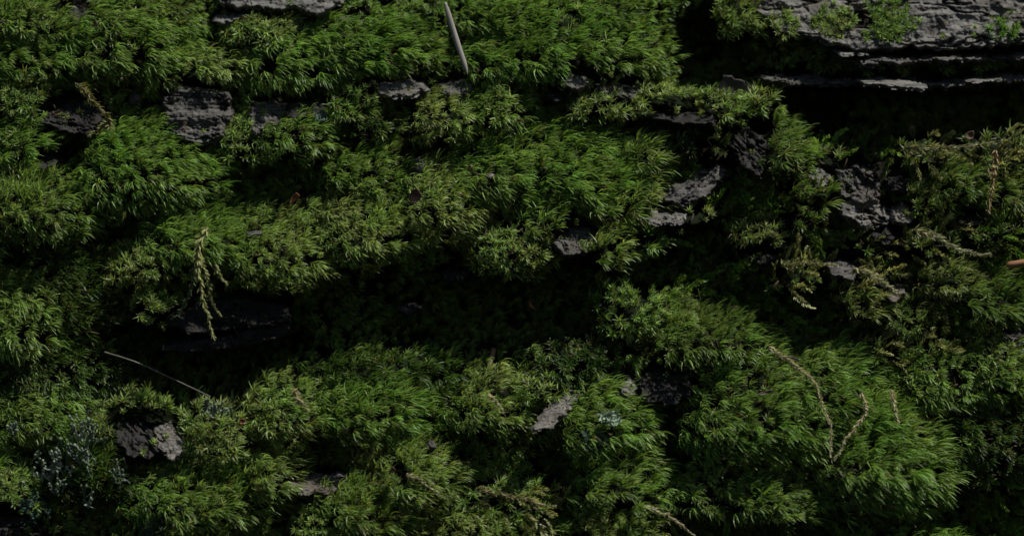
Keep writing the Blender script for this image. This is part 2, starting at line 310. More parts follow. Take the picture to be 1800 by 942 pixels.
b([(1126, 386), (1140, 370), (1176, 366), (1206, 376), (1204, 392), (1160, 398)], 68, M_PALE, -0.2, 7, 'pale split bark shard lying across the middle ridge right of centre', True)
b([(932, 757), (948, 736), (982, 702), (1008, 690), (1020, 698), (992, 734), (968, 757), (950, 760)], 112, M_CRUST, -0.8, 7, 'slanting grey bark chip poking out of the moss below centre', True)
b([(498, 852), (520, 842), (590, 836), (612, 846), (590, 862), (540, 872), (512, 864)], 80, M_CRUST, 0.05, 6, 'mauve grey bark flake lying level near the bottom left', True)

# hollows: u, v, ru, rv, depth
HOL = [(1590, 205, 260, 62, 150), (1250, 90, 95, 85, 140), (1420, 190, 80, 70, 120), (310, 640, 190, 75, 120), (420, 600, 120, 60, 60), (900, 555, 230, 84, 115),
       (1140, 480, 120, 40, 70), (1180, 770, 70, 70, 90), (1220, 232, 150, 28, 60), (700, 262, 160, 34, 70), (460, 330, 110, 50, 50),
       (125, 262, 90, 36, 60), (250, 390, 150, 30, 40), (1010, 810, 80, 40, 70), (1720, 920, 180, 60, 80), (1350, 935, 160, 30, 60),
       (225, 800, 60, 60, 60), (760, 890, 40, 50, 50), (525, 900, 40, 40, 50), (370, 78, 40, 26, 40), (100, 450, 140, 40, 60), (10, 785, 50, 22, 50),
       (1380, 560, 170, 70, 60), (1600, 460, 120, 26, 30), (1230, 430, 70, 40, 60), (560, 400, 40, 60, 30), (790, 800, 50, 40, 40), (560, 800, 60, 40, 30),
       (1660, 830, 60, 60, 60), (580, 560, 150, 60, 60)]

STEP = 4.0
U0, U1, V0, V1 = -330.0, 2130.0, -260.0, 1200.0
gu = np.arange(U0, U1 + 1, STEP); gv = np.arange(V0, V1 + 1, STEP)
GU, GV = np.meshgrid(gu, gv)
wu = GU + 24 * fbm(GU, GV, 80, 5, 4, 0.6); wv = GV + 20 * fbm(GU, GV, 70, 9, 4, 0.6)
base = 0.16 * (GV - 471) + 14 * fbm(GU, GV * 1.6, 160, 21, 4) - 10
for (u, v, ru, rv, d) in HOL:
    r = ((wu - u) / ru) ** 2 + ((wv - v) / rv) ** 2
    base = base - 1.1 * d * sm(1.25 - r / 1.3) 
H = base.copy(); OWN = np.full(H.shape, -1, int)
def lift(v): return 0.16 * (v - 471)
def comp(u, h): return 900 + (u - 900) * (DIST - h) / DIST
def compv(v, h): return 471 + (v - 471) * (DIST - h) / DIST
for i, (u, v, ru, rt, rb, hh, k, pal, lab, fl) in enumerate(C_):
    u2 = comp(u, hh * .7 + lift(v)); v2 = compv(v, hh * .7 + lift(v))
    dv = wv - (v2 + 0.30 * rb)
    r = ((wu - u2) / (ru * 1.10)) ** 2 + np.where(dv < 0, dv / (rt * 1.15 + 0.30 * rb), dv / (rb * 0.88)) ** 2
    p0_ = np.clip(1 - r, 0, None)
    p = np.where(dv < 0, 0.45 * p0_ ** 0.5 + 0.55 * (1 - np.sqrt(np.clip(r, 0, 1))), p0_ ** 0.5)
    tz = np.clip(dv / 6, 0, 1) ; p = np.where(dv < 0, p, p)
    hb = lift(v) - 14 + (hh + 14) * p + 5 * fbm(GU, GV, 34, 40 + i, 2) + (1 - 1e9 * (r >= 1))*1.0 - 1.0
    m = (r < 1) & (hb > H)
    H[m] = hb[m]; OWN[m] = i

def poly_sd(poly, X, Y):
    """signed distance, + inside"""
    n = len(poly); d = np.full(X.shape, 1e9); ins = np.zeros(X.shape, bool)
    for i in range(n):
        x1, y1 = poly[i]; x2, y2 = poly[(i + 1) % n]
        ex, ey = x2 - x1, y2 - y1
        t = np.clip(((X - x1) * ex + (Y - y1) * ey) / (ex * ex + ey * ey + 1e-9), 0, 1)
        d = np.minimum(d, np.hypot(X - x1 - t * ex, Y - y1 - t * ey))
        cnd = ((y1 > Y) != (y2 > Y)) & (X < (x2 - x1) * (Y - y1) / (y2 - y1 + 1e-9) + x1)
        ins ^= cnd
    return np.where(ins, d, -d)

def plate_h(bi, X, Y):
    poly, hh, mat, ang, amp, lab, loose, fine = B_[bi]
    vt, vb = poly[:, 1].min(), poly[:, 1].max()
    vt = max(vt, -40)
    ramp = np.clip((Y - vt) / (vb - vt), -0.2, 1.2)
    return lift((vt + vb) / 2) + hh * (0.2 + 0.8 * ramp) - 6

def grid_at(A, u, v):
    x = np.clip((u - U0) / STEP, 0, A.shape[1] - 1.001); y = np.clip((v - V0) / STEP, 0, A.shape[0] - 1.001)
    x0 = x.astype(int); y0 = y.astype(int); fx = x - x0; fy = y - y0
    return (A[y0, x0] * (1 - fx) * (1 - fy) + A[y0, x0 + 1] * fx * (1 - fy) + A[y0 + 1, x0] * (1 - fx) * fy + A[y0 + 1, x0 + 1] * fx * fy)

H = H + np.where(OWN >= 0, 9, 6) * fbm(GU, GV * 1.2, 52, 411, 3, 0.6)
BARK = np.full(H.shape, -1, int); NOMOSS = np.zeros(H.shape, bool)
BP = []
for bi, B in enumerate(B_):
    poly = B[0].copy()
    hm = B[1] + lift(poly[:, 1].mean())
    poly[:, 0] = comp(poly[:, 0], hm); poly[:, 1] = compv(poly[:, 1], hm)
    BP.append(poly)
    bx0, by0 = poly.min(0) - 30; bx1, by1 = poly.max(0) + 30
    ix = np.where((gu > bx0) & (gu < bx1))[0]; iy = np.where((gv > by0) & (gv < by1))[0]
    sl = np.s_[iy[0]:iy[-1] + 1, ix[0]:ix[-1] + 1]
    sd = poly_sd(poly, GU[sl], GV[sl]) + 5 * fbm(GU[sl], GV[sl], 18, 70 + bi, 2)
    hp = plate_h(bi, GU[sl], GV[sl]) * 1.0
    k = sm(sd / 10)
    if not B[6]:
        hs = H[sl]; hs2 = np.where(sd > -2, np.where(hp - 8 > hs, hs + (hp - 8 - hs) * k, hs + (np.minimum(hs, hp - 8) - hs) * k), hs)
        H[sl] = hs2
    BARK[sl] = np.where(sd > 2, bi, BARK[sl])
    GY_ = GV[sl]; NOMOSS[sl] |= (poly_sd(poly, GU[sl], GV[sl] + 7) > -7) if not B[6] else (sd > -4)

LOGH = H - 15 * (BARK < 0) - 8.0 * (OWN >= 0) - 7 + 3.0 * fbm(GU, GV * 2.5, 26, 300, 4)
gy, gx = np.gradient(H, STEP)
def surf_normal(u, v):
    a = grid_at(gx, u, v); bb = grid_at(gy, u, v)
    # surface P = (u, -h, -v) in xyz;   outward normal = (-dh/du, -1, +dh/dv)
    return nrm(np.stack([-a, -np.ones_like(a), bb], -1))

# ------------------------------------------------------------------ the log
root_log = empty('fallen_log', tuple(W(900, 1100, -60)))
tag(root_log, 'furrowed dark bark of a fallen log showing between all the moss', 'log')
nv, nu = H.shape
idx = np.arange(nv * nu).reshape(nv, nu)
F = np.stack([idx[:-1, :-1], idx[1:, :-1], idx[1:, 1:], idx[:-1, 1:]], -1).reshape(-1, 4)
V = W(GU, GV, LOGH).reshape(-1, 3)
mossy = ((OWN >= 0) & (BARK < 0)).astype(float).ravel()[:, None]
mk('inner_bark', to_local(V, root_log), F, M_LOG, mossy * np.ones((1, 3)), parent=root_log)

def make_plate(bi):
    poly, hh, mat, ang, amp, lab, loose, fine = B_[bi]
    poly = BP[bi]
    st = 1.6 if hh != 62 or len(poly) < 11 else 2.0
    x0, y0 = poly.min(0) - 10; x1, y1 = poly.max(0) + 10
    X, Y = np.meshgrid(np.arange(x0, x1, st), np.arange(y0, y1, st))
    ca, sa = math.cos(ang), math.sin(ang)
    A = X * ca + Y * sa; Bq = -X * sa + Y * ca
    sd = poly_sd(poly, X, Y) + 6 * fbm(X, Y, 16, 70 + bi, 3) + 2.0 * fbm(X, Y, 5, 270 + bi, 2)
    h = plate_h(bi, X, Y)
    # layers along the grain, torn into steps
    big = hh > 70 and len(poly) > 10
    s = fbm(A, Bq * (6 if big else 4.5), 210 if big else 70, 500 + bi, 5) * 0.5 + 0.5
    q = s * 7; f = q - np.floor(q); ter = (np.floor(q) + sm((f - 0.3) / 0.35)) / 7
    h = h + amp * (1.5 if big else 2.0) * (ter - 0.5)
    big = hh > 70 and len(poly) > 10
    cr = np.abs(fbm(A, Bq * 2.6, 110 if big else 38, 900 + bi, 4)); h = h - amp * 1.1 * (1 - sm(cr / 0.06)) * (fbm(X, Y, 50, 31, 2) > (0.0 if big else -0.4))
    h = h + amp * (0.5 if big else 1.3) * fbm(X, Y, 34, 1100 + bi, 2) + amp * 0.6 * fbm(X, Y, 12, 1300 + bi, 4, 0.6) + (0.13 if big else 0.30) * amp * fbm(A, Bq * 4, 16, 1700 + bi, 4, 0.7)
    if big:      # a rotted hole in the slab and the lift of its split front edge
        h = h - 46 * sm(1.5 - (((X - 1518) / 52) ** 2 + ((Y - 34) / 17) ** 2) * 1.3)
        h = h - amp * 1.5 * (1 - sm(np.abs(fbm(X, Y * 5.5, 230, 4711, 4, 0.55)) / 0.035)) + amp * 0.8 * fbm(X, Y * 2, 90, 4800, 3)
    back = 20 if not loose else 9
    h = h - back * (1 - sm((sd + 1) / 5.0))
    inside = sd > -2.5
    ids = -np.ones(X.shape, int)
    fc = inside[:-1, :-1] & inside[1:, :-1] & inside[1:, 1:] & inside[:-1, 1:]
    use = np.zeros_like(inside)
    use[:-1, :-1] |= fc; use[1:, :-1] |= fc; use[1:, 1:] |= fc; use[:-1, 1:] |= fc
    ids[use] = np.arange(use.sum())
    Fq = np.stack([ids[:-1, :-1][fc], ids[1:, :-1][fc], ids[1:, 1:][fc], ids[:-1, 1:][fc]], -1)
    Vp = W(X[use], Y[use], h[use])
    if loose:
        n = len(Vp); hb = h[use] - 12 - 2 * fbm(X[use], Y[use], 9, 33, 2)
        Vb = W(X[use], Y[use], np.minimum(hb, h[use] - 1))
        Vp = np.concatenate([Vp, Vb]); Fq = np.concatenate([Fq, Fq[:, ::-1] + n])
        o = mk('bark_chip', Vp, Fq, mat)
        tag(o, lab, 'bark chip')
    else:
        o = mk('bark_plate', to_local(Vp, root_log), Fq, mat, parent=root_log)
        o['label'] = lab
    return o
for bi in range(len(B_)): make_plate(bi)

# ------------------------------------------------------------------ leaves
RING = 5
TAPER = {'L': np.array([0.8, 1.0, 0.88, 0.52, 0.05]), 'S': np.array([0.8, 1.0, 0.88, 0.55, 0.05]), 'F': np.array([0.6, 1.0, 0.95, 0.6, 0.05])}
def leaves(P, d0, d1, ln, wd, tau, c0, c1, taper, bend=1.0, hook=0.0):
    """strips of five rings by three: returns V, F, C in layout xyz"""
    n = len(P); t = np.linspace(0, 1, RING)
    pos = np.zeros((n, RING, 3)); dirs = np.zeros((n, RING, 3)); pos[:, 0] = P
    for i in range(RING):
        w = t[i] ** bend
        dirs[:, i] = nrm(nrm(d0 * (1 - w) + d1 * w) + np.array([0.7, 0, -0.7]) * hook * w ** 2.2)
        if i: pos[:, i] = pos[:, i - 1] + nrm(dirs[:, i - 1] + dirs[:, i]) * (ln / (RING - 1))[:, None]
    side = nrm(tau[:, None, :] - (tau[:, None, :] * dirs).sum(-1, keepdims=True) * dirs)
    nn = np.cross(dirs, side)
    w = wd[:, None, None] * taper[None, :, None] * 0.5
    V = np.stack([pos - side * w, pos + nn * w * 0.7, pos + side * w], 2)      # n,5,3,3
    k = np.arange(n)[:, None] * (RING * 3); fs = []
    for i in range(RING - 1):
        for j in range(2):
            a = i * 3 + j; fs.append(k + np.array([[a, a + 1, a + 4, a + 3]]))
    F = np.stack(fs, 1).reshape(-1, 4)
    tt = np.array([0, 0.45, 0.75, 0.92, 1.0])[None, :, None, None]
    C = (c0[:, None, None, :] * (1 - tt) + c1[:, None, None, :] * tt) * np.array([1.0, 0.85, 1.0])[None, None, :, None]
    return V.reshape(-1, 3), F, C.reshape(-1, 3)

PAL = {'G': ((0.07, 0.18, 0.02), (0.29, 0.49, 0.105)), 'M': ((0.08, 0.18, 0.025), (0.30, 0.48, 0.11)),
       'Y': ((0.11, 0.20, 0.035), (0.38, 0.54, 0.15)), 'D': ((0.03, 0.08, 0.012), (0.10, 0.18, 0.035)),  # D: greens darkened to put shade into the dim cushions
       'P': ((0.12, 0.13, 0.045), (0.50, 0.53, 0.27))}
def shoots(u, v, kind, pal, seed, size=1.0, off=0.0):
    """a set of moss shoots rooted at (u, v): returns V, F, C"""
    r = np.random.default_rng(seed); n = len(u)
    N_ = surf_normal(u, v); h = grid_at(H, u, v)
    R = np.stack([u, -(h - 5 + off), -v], -1)
    UP = np.array([0, 0, 1.0]); FR = np.array([0, -1.0, 0])
    fa = (fbm(u, v, 170, 61, 3) * 1.1 + fbm(u, v, 45, 67, 2) * 0.8) * (0.6 if pal == 'G' else 1.1)     # flow angle noise
    steep = np.clip(N_[:, 2], -1, 1)
    ang = np.radians(28) - np.radians(48) * np.clip(0.75 - steep, 0, 1.1) + fa + r.normal(0, 0.3, n)
    S = np.stack([np.cos(ang), -0.35 + 0 * ang, np.sin(ang)], -1)
    if kind == 'L': nl, L0, wd0, st, rad, sw = 15, 22, 2.15, 18, 0.95, 1.1
    elif kind == 'S': nl, L0, wd0, st, rad, sw = 17, 14.5, 2.2, 11, 1.2, 0.45
    else: nl, L0, wd0, st, rad, sw = 0, 0, 0, 0, 0, 0
    if kind == 'L' and pal == 'G':      # combed cushions: long leaves all swept one way
        L0, sw, rad = 26, 1.7, 0.75
    if kind == 'F':
        # a spray: stem creeping and arching, small leaves in two ranks plus short side branches
        Ls, nn_ = 46, 22
        A0 = nrm(N_ * 0.9 + S * 0.9 + r.normal(0, 0.45, (n, 3))); A1 = nrm(S * 1.2 + np.array([0, -0.3, -0.7]) + r.normal(0, 0.3, (n, 3)))
        ln = Ls * r.uniform(0.6, 1.25, n) * size
        tq = np.linspace(0.08, 1, nn_)
        d = nrm(A0[:, None] * (1 - tq[None, :, None]) + A1[:, None] * tq[None, :, None])
        stepv = d * (ln / nn_)[:, None, None]; pos = R[:, None] + np.cumsum(stepv, 1)
        sgn = np.where(np.arange(nn_) % 2 == 0, 1.0, -1.0)[None, :, None]
        X = nrm(np.cross(d, N_[:, None] + 0 * d)); Y = np.cross(d, X)
        ph = r.normal(0, 0.7, (n, nn_, 1))
        side = X * sgn * np.cos(ph) + Y * np.sin(ph)
        d0 = nrm(d * 0.75 + side * 0.8); d1 = nrm(d * 1.0 + side * 0.35)
        k = n * nn_
        prof = np.sin(np.pi * (0.25 + 0.7 * tq))[None] * np.ones((n, 1))
        l = (13 * prof * r.uniform(0.7, 1.3, (n, nn_))).reshape(-1) * size
        w = 4.6 * r.uniform(0.7, 1.2, k) * size
        b0, b1 = (np.array(x) for x in PAL[pal])
        br = np.repeat(r.uniform(0.6, 1.4, n), nn_)[:, None] * r.uniform(0.75, 1.15, (k, 1))
        g = (tq ** 1.2)[None, :, None] * np.ones((n, 1, 1)); g = g.reshape(-1, 1)
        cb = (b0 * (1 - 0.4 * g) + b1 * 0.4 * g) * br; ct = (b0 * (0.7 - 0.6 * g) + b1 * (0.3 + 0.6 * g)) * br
        return leaves(pos.reshape(-1, 3), d0.reshape(-1, 3), d1.reshape(-1, 3), l, w, np.cross(d, side).reshape(-1, 3) * 0.5 + X.reshape(-1, 3) * 0.8, cb, ct, TAPER['F'])
    scl = r.uniform(0.65, 1.25, n) * (0.88 + 0.24 * ((seed * 7919) % 13) / 13) * size * (0.82 + 0.18 * (fbm(u, v, 60, 77, 2) + 1))
    Nc = N_.copy(); Nc[:, 2] = np.maximum(Nc[:, 2], -0.05); Nc = nrm(Nc)
    A = nrm(Nc + 0.42 * UP + (0.22 if kind == 'L' else 0.1) * S + r.normal(0, 0.22 if kind == 'L' else 0.3, (n, 3)))
    X = nrm(np.cross(A, np.array([0.3, 0.2, 1.0]))); Y = np.cross(A, X)
    A_ = np.repeat(A, nl, 0); X_ = np.repeat(X, nl, 0); Y_ = np.repeat(Y, nl, 0); S_ = np.repeat(S, nl, 0); R_ = np.repeat(R, nl, 0); sc = np.repeat(scl, nl)
    j = np.tile(np.arange(nl), n); k = n * nl
    phi = j * 2.39996 + np.repeat(r.uniform(0, 6.28, n), nl) + r.normal(0, 0.25, k)
    q = (j + 0.5) / nl                                     # 0 low on the stem .. 1 at its tip
    rv = X_ * np.cos(phi)[:, None] + Y_ * np.sin(phi)[:, None]; tau = -X_ * np.sin(phi)[:, None] + Y_ * np.cos(phi)[:, None]
    P = R_ + A_ * (st * sc * (0.25 + 0.75 * q))[:, None]
    if kind == 'L':
        spread = rad * (1.1 - 0.75 * q)[:, None]
        d0 = nrm(A_ + rv * spread + np.array([0, 0, 0.3]) + r.normal(0, 0.22, (k, 3)))
        dr = np.array([0, 0, -0.5]) * r.uniform(-0.3, 1.3, (k, 1))
        d1 = nrm(A_ * 0.2 + rv * 0.62 * spread + S_ * sw * r.uniform(0.4, 1.45, (k, 1)) + dr + r.normal(0, 0.28, (k, 3)))
        ln = L0 * sc * r.uniform(0.65, 1.2, k) * (0.75 + 0.35 * q)
    else:
        spread = rad * (1.15 - 0.85 * q)[:, None]
        d0 = nrm(A_ + rv * spread)
        d1 = nrm(A_ * 0.35 + rv * spread * 1.1 + S_ * sw * r.uniform(0.3, 1.3, (k, 1)) + r.normal(0, 0.15, (k, 3)))
        ln = L0 * sc * r.uniform(0.7, 1.2, k)
    wd = wd0 * r.uniform(0.75, 1.2, k) * np.sqrt(sc)
    b0, b1 = (np.array(x) for x in PAL[pal])
    old = sm((u - 1120) / 120) * sm((660 - v) / 90) * sm((v - 200) / 40)      # the older, browner growth on the right
    yl = 0.6 * old + np.clip(fbm(u, v, 55, 88, 3) * 1.2 + r.normal(0, 0.35, n), -1, 1)    # patches drying to yellow or fresh green
    br = np.repeat(r.uniform(0.72, 1.12, n) * r.choice([0.7, 1.0, 1.12], n, p=[0.22, 0.6, 0.18]) * (1 - 0.25 * old), nl)[:, None] * r.uniform(0.7, 1.15, (k, 1))
    yl = np.repeat(yl, nl)[:, None]
    shift = np.array([1.0, 1.0, 1.0]) + yl * np.array([0.16, 0.02, 0.2])
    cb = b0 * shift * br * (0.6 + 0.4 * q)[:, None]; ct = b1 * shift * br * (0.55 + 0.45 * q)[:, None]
    glint = r.random(k) < 0.06; ct[glint] = ct[glint] * np.array([1.45, 1.3, 1.7])  # painted glints: paler tips on a few random leaves
    dead = r.random(k) < (0.015 + 0.03 * (1 - q))
    cb[dead] = np.array([0.09, 0.06, 0.03]); ct[dead] = np.array([0.26, 0.19, 0.10]) * r.uniform(0.5, 1.1, (dead.sum(), 1))
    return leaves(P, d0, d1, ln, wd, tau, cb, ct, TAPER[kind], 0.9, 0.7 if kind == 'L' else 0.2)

def X2M(V):
    """layout xyz (u, -h, -v) to metres"""
    V = np.asarray(V); return np.stack([(V[:, 0] - CW / 2) * PX, V[:, 1] * PX, (V[:, 2] + CH / 2) * PX], -1)

def cat(parts):
    Vs, Fs, Cs, k = [], [], [], 0
    for V, F, C in parts:
        Vs.append(V); Fs.append(F + k); Cs.append(C); k += len(V)
    return np.concatenate(Vs), np.concatenate(Fs), np.concatenate(Cs)

def scatter(cell, seed, u0=-200, u1=2000, v0=-120, v1=1080):
    r = np.random.default_rng(seed)
    a, b_ = np.meshgrid(np.arange(u0, u1, cell), np.arange(v0, v1, cell))
    return (a + r.uniform(0, cell, a.shape)).ravel(), (b_ + r.uniform(0, cell, a.shape)).ravel()
def own_of(u, v):
    x = np.clip(np.round((u - U0) / STEP).astype(int), 0, nu - 1); y = np.clip(np.round((v - V0) / STEP).astype(int), 0, nv - 1)
    return OWN[y, x], np.where(NOMOSS[y, x], 0, -1)

uL, vL = scatter(8.6, 1); uS, vS = scatter(9, 2); uF, vF = scatter(17, 3)
def thin(u, v, seed, lim):      # little bare pockets, as in any living cushion
    k = fbm(u, v, 26, seed, 3, 0.6) + 0.25 * fbm(u, v, 110, seed + 5, 2) > lim
    return u[k], v[k]
uL, vL = thin(uL, vL, 601, -0.40); uS, vS = thin(uS, vS, 633, -0.36); uF, vF = thin(uF, vF, 655, -0.4)
setL = (uL, vL, *own_of(uL, vL)); setS = (uS, vS, *own_of(uS, vS)); setF = (uF, vF, *own_of(uF, vF))
rest = []
for i, (cu, cv, ru, rt, rb, hh, kind, pal, lab, fl) in enumerate(C_):
    src = {'L': setL, 'S': setS, 'F': setF}[kind]
    m = (src[2] == i) & (src[3] < 0)
    if fl == 'bark':
        src = setS
        e = ((src[0] - comp(cu, 90)) / ru) ** 2 + ((src[1] - compv(cv, 90)) / (rt + 4)) ** 2
        m = e + 0.9 * fbm(src[0], src[1], 24, i, 3) < 0.95
    if m.sum() < 3: print('EMPTY CUSHION', i, lab, m.sum()); continue
    parts = [shoots(src[0][m], src[1][m], kind, pal, 1000 + i, 0.85 if fl else 1.0, 7 if fl else 0)]
    if kind == 'L':      # a few short rosettes among the long leaves, and the other way round
        m2 = (setS[2] == i) & (setS[3] < 0) & (np.random.default_rng(i).random(len(setS[0])) < 0.30)
        if m2.sum(): parts.append(shoots(setS[0][m2], setS[1][m2], 'S', 'Y', 3000 + i))
    elif kind == 'F':
        m2 = (setS[2] == i) & (setS[3] < 0) & (np.random.default_rng(i).random(len(setS[0])) < 0.45)
        if m2.sum(): parts.append(shoots(setS[0][m2], setS[1][m2], 'S', 'M', 3000 + i))
    else:
        m2 = (setL[2] == i) & (setL[3] < 0) & (np.random.default_rng(i).random(len(setL[0])) < 0.15)
        if m2.sum(): parts.append(shoots(setL[0][m2], setL[1][m2], 'L', 'Y', 3000 + i, 0.75))
    V, F, C = cat(parts)
    if lab == 'x': rest.append((V, F, C)); continue
    V = X2M(V)
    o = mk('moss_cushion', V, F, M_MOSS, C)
    ctr = Vector(W(cu, cv, hh * 0.3).tolist())
    o.data.transform(__import__('mathutils').Matrix.Translation(-ctr)); o.location = ctr
    tag(o, lab, 'moss', 'moss cushions on the log')

# the thin moss between the cushions, in the furrows and on the bark: nobody could count it
r9 = np.random.default_rng(77)
m = (setL[2] < 0) & (setL[3] < 0) & (r9.random(len(uL)) < 0.6) & (fbm(uL, vL, 90, 5, 2) > -0.45)
m |= (setL[2] < 0) & (setL[3] < 0) & ((uL < -20) | (uL > 1820) | (vL > 960))
left = uL < 1180
rest.append(shoots(uL[m & left], vL[m & left], 'L', 'M', 501, 0.95))
m &= ~left; rest.append(shoots(uL[m], vL[m], 'S', 'M', 502, 1.0))
m = (setS[2] < 0) & (setS[3] < 0) & (r9.random(len(uS)) < 0.35); rest.append(shoots(uS[m], vS[m], 'S', 'M', 503, 0.9))
m = (setF[2] < 0) & (setF[3] < 0) & (uF > 1150) & (vF > 250) & (r9.random(len(uF)) < 0.8); rest.append(shoots(uF[m], vF[m], 'F', 'M', 504, 1.15))
m = (setS[3] >= 0) & (r9.random(len(uS)) < 0.42) & (fbm(uS, vS, 22, 15, 3) > 0.10) & ((vS > 170) | (uS < 1300) | (fbm(uS, vS, 60, 19, 2) > 0.1)); rest.append(shoots(uS[m], vS[m], 'S', 'Y', 505, 0.62, 4))
# rosettes fringing the bark
V, F, C = cat(rest)
o = mk('furrow_moss', X2M(V), F, M_MOSS, C)
tag(o, 'thin dark moss in the furrows between the cushions and bark', 'moss', kind='stuff')

# ------------------------------------------------------------------ tubes and small things
def PT(u, v, h, off=17):
    """a point seen at (u, v) standing h out of the log"""
    h = h * 1.2
    for _ in range(3):
        g = float(grid_at(H, np.array([comp(u, h)]), np.array([compv(v, h)]))[0])
        h = max(h, g + off)
    return np.array([comp(u, h), -h, -compv(v, h)])
def smooth_path(pts, n):
    pts = np.array(pts, float); k = len(pts); out = []
    for s in np.linspace(0, k - 1.0001, n):
        i = int(s); t = s - i
        p0, p1, p2, p3 = pts[max(i - 1, 0)], pts[i], pts[min(i + 1, k - 1)], pts[min(i + 2, k - 1)]
        out.append(0.5 * ((2 * p1) + (-p0 + p2) * t + (2 * p0 - 5 * p1 + 4 * p2 - p3) * t * t + (-p0 + 3 * p1 - 3 * p2 + p3) * t ** 3))
    return np.array(out)
def tube(path, rad, sides=8, flat=1.0, rough=0.0, seed=0):
    path = np.asarray(path, float); n = len(path); rad = np.broadcast_to(rad, (n,))
    r = np.random.default_rng(seed)
    T = nrm(np.gradient(path, axis=0)); X = nrm(np.cross(T, np.array([0.13, 1.0, 0.21]))); Y = np.cross(T, X)
    a = np.linspace(0, 2 * np.pi, sides, endpoint=False)
    rr = rad[:, None, None] * (1 + rough * r.normal(0, 1, (n, sides, 1)))
    V = path[:, None] + rr * (X[:, None] * np.cos(a)[None, :, None] + flat * Y[:, None] * np.sin(a)[None, :, None])
    V = V.reshape(-1, 3); F = []
    for i in range(n - 1):
        for j in range(sides):
            k = (j + 1) % sides; F.append((i * sides + j, i * sides + k, (i + 1) * sides + k, (i + 1) * sides + j))
    return V, np.array(F), n, sides
def colorize(V, c0, seed, var=0.25):
    r = np.random.default_rng(seed); return np.array(c0)[None] * (1 + var * r.normal(0, 1, (len(V), 1)).clip(-1.5, 1.5))

M_NEEDLE = plain_material('bleached_needle', (0.22, 0.205, 0.18), (0.32, 0.30, 0.27), 300, 0.5, (1, 1, 0.15))
M_FIBRE = plain_material('dry_fibre', (0.05, 0.045, 0.038), (0.10, 0.09, 0.075), 500, 0.6)
M_STONE = plain_material('grit', (0.012, 0.011, 0.010), (0.06, 0.057, 0.053), 900, 0.8)
M_BLACK = plain_material('dark_cap', (0.012, 0.008, 0.007), (0.05, 0.03, 0.025), 1200, 0.5)
M_RED = plain_material('rusty_leaf', (0.10, 0.032, 0.012), (0.28, 0.10, 0.04), 800, 0.55)
M_BROWN = plain_material('brown_leaf', (0.05, 0.028, 0.016), (0.16, 0.095, 0.06), 700, 0.6)
M_GLEAF = plain_material('grey_dead_leaf', (0.06, 0.05, 0.045), (0.11, 0.095, 0.085), 300, 0.65)
M_BUFF = plain_material('buff_scrap', (0.06, 0.048, 0.03), (0.12, 0.10, 0.065), 600, 0.6)
M_SHADE = plain_material('shaded_dead_leaf', (0.02, 0.016, 0.014), (0.045, 0.038, 0.033), 300, 0.65)  # dead leaf colour darkened for the shadow it lies in
M_TWIG = plain_material('orange_twig', (0.18, 0.08, 0.03), (0.28, 0.15, 0.08), 400, 0.5, (0.3, 1, 1))

def place(name, V, F, mat, label, catg, C=None, group=None, parent=None):
    V = X2M(V)
    if parent is not None: o = mk(name, to_local(V, parent), F, mat, C, parent)
    else:
        ctr = V.mean(0); o = mk(name, V - ctr, F, mat, C); o.location = ctr.tolist()
    if catg: tag(o, label, catg, group)
    return o

p = smooth_path([PT(782, 4, 60, 26), PT(792, 38, 60, 26), PT(806, 82, 60, 26), PT(822, 131, 60, 26)], 22)
p[:, 1] = np.linspace(p[:, 1].min() - 2, p[:, 1].min() - 6, 22)
rad = 4.9 * np.array([0.15] + [0.62] * 2 + [0.8, 0.9] + [1.0] * 14 + [0.75, 0.4, 0.1])[:22]
V, F, *_ = tube(p, rad, 10, 0.6); place('needle', V, F, M_NEEDLE, 'bleached pale needle lying upright across the top green moss', 'needle')
p = smooth_path([PT(184, 619, 60), PT(240, 637, 72), PT(300, 664, 66), PT(370, 697, 50)], 24)
V, F, *_ = tube(p, np.linspace(1.9, 1.2, 24), 6, 1, 0.06); place('dry_fibre', V, F, M_FIBRE, 'thin dry fibre spanning the lower left black hollow', 'fibre')
p = smooth_path([PT(868, 612, 0), PT(862, 636, 6), PT(852, 664, 10)], 12)
V, F, *_ = tube(p, np.linspace(5.5, 2.5, 12), 8, 0.7, 0.05); place('brown_stick', V, F, M_BROWN, 'short brown stick standing in the dark below the central hollow', 'stick')
p = smooth_path([PT(1768, 467, 74), PT(1790, 463, 78), PT(1840, 455, 80), PT(1900, 440, 76)], 14)
V, F, *_ = tube(p, np.array([1.0, 4.6] + [6.2] * 12), 10, 1, 0.03); place('twig', V, F, M_TWIG, 'orange brown twig end entering at the right edge', 'twig')
p = smooth_path([PT(928, 528, -20), PT(934, 538, -14), PT(944, 546, -16)], 8)
V, F, *_ = tube(p, np.array([1, 3, 3.4, 3.2, 2.6, 1.8, 1.0, 0.4]), 7, 0.4); place('bud_scale', V, F, M_RED, 'small reddish scale in the central black hollow', 'plant scrap')

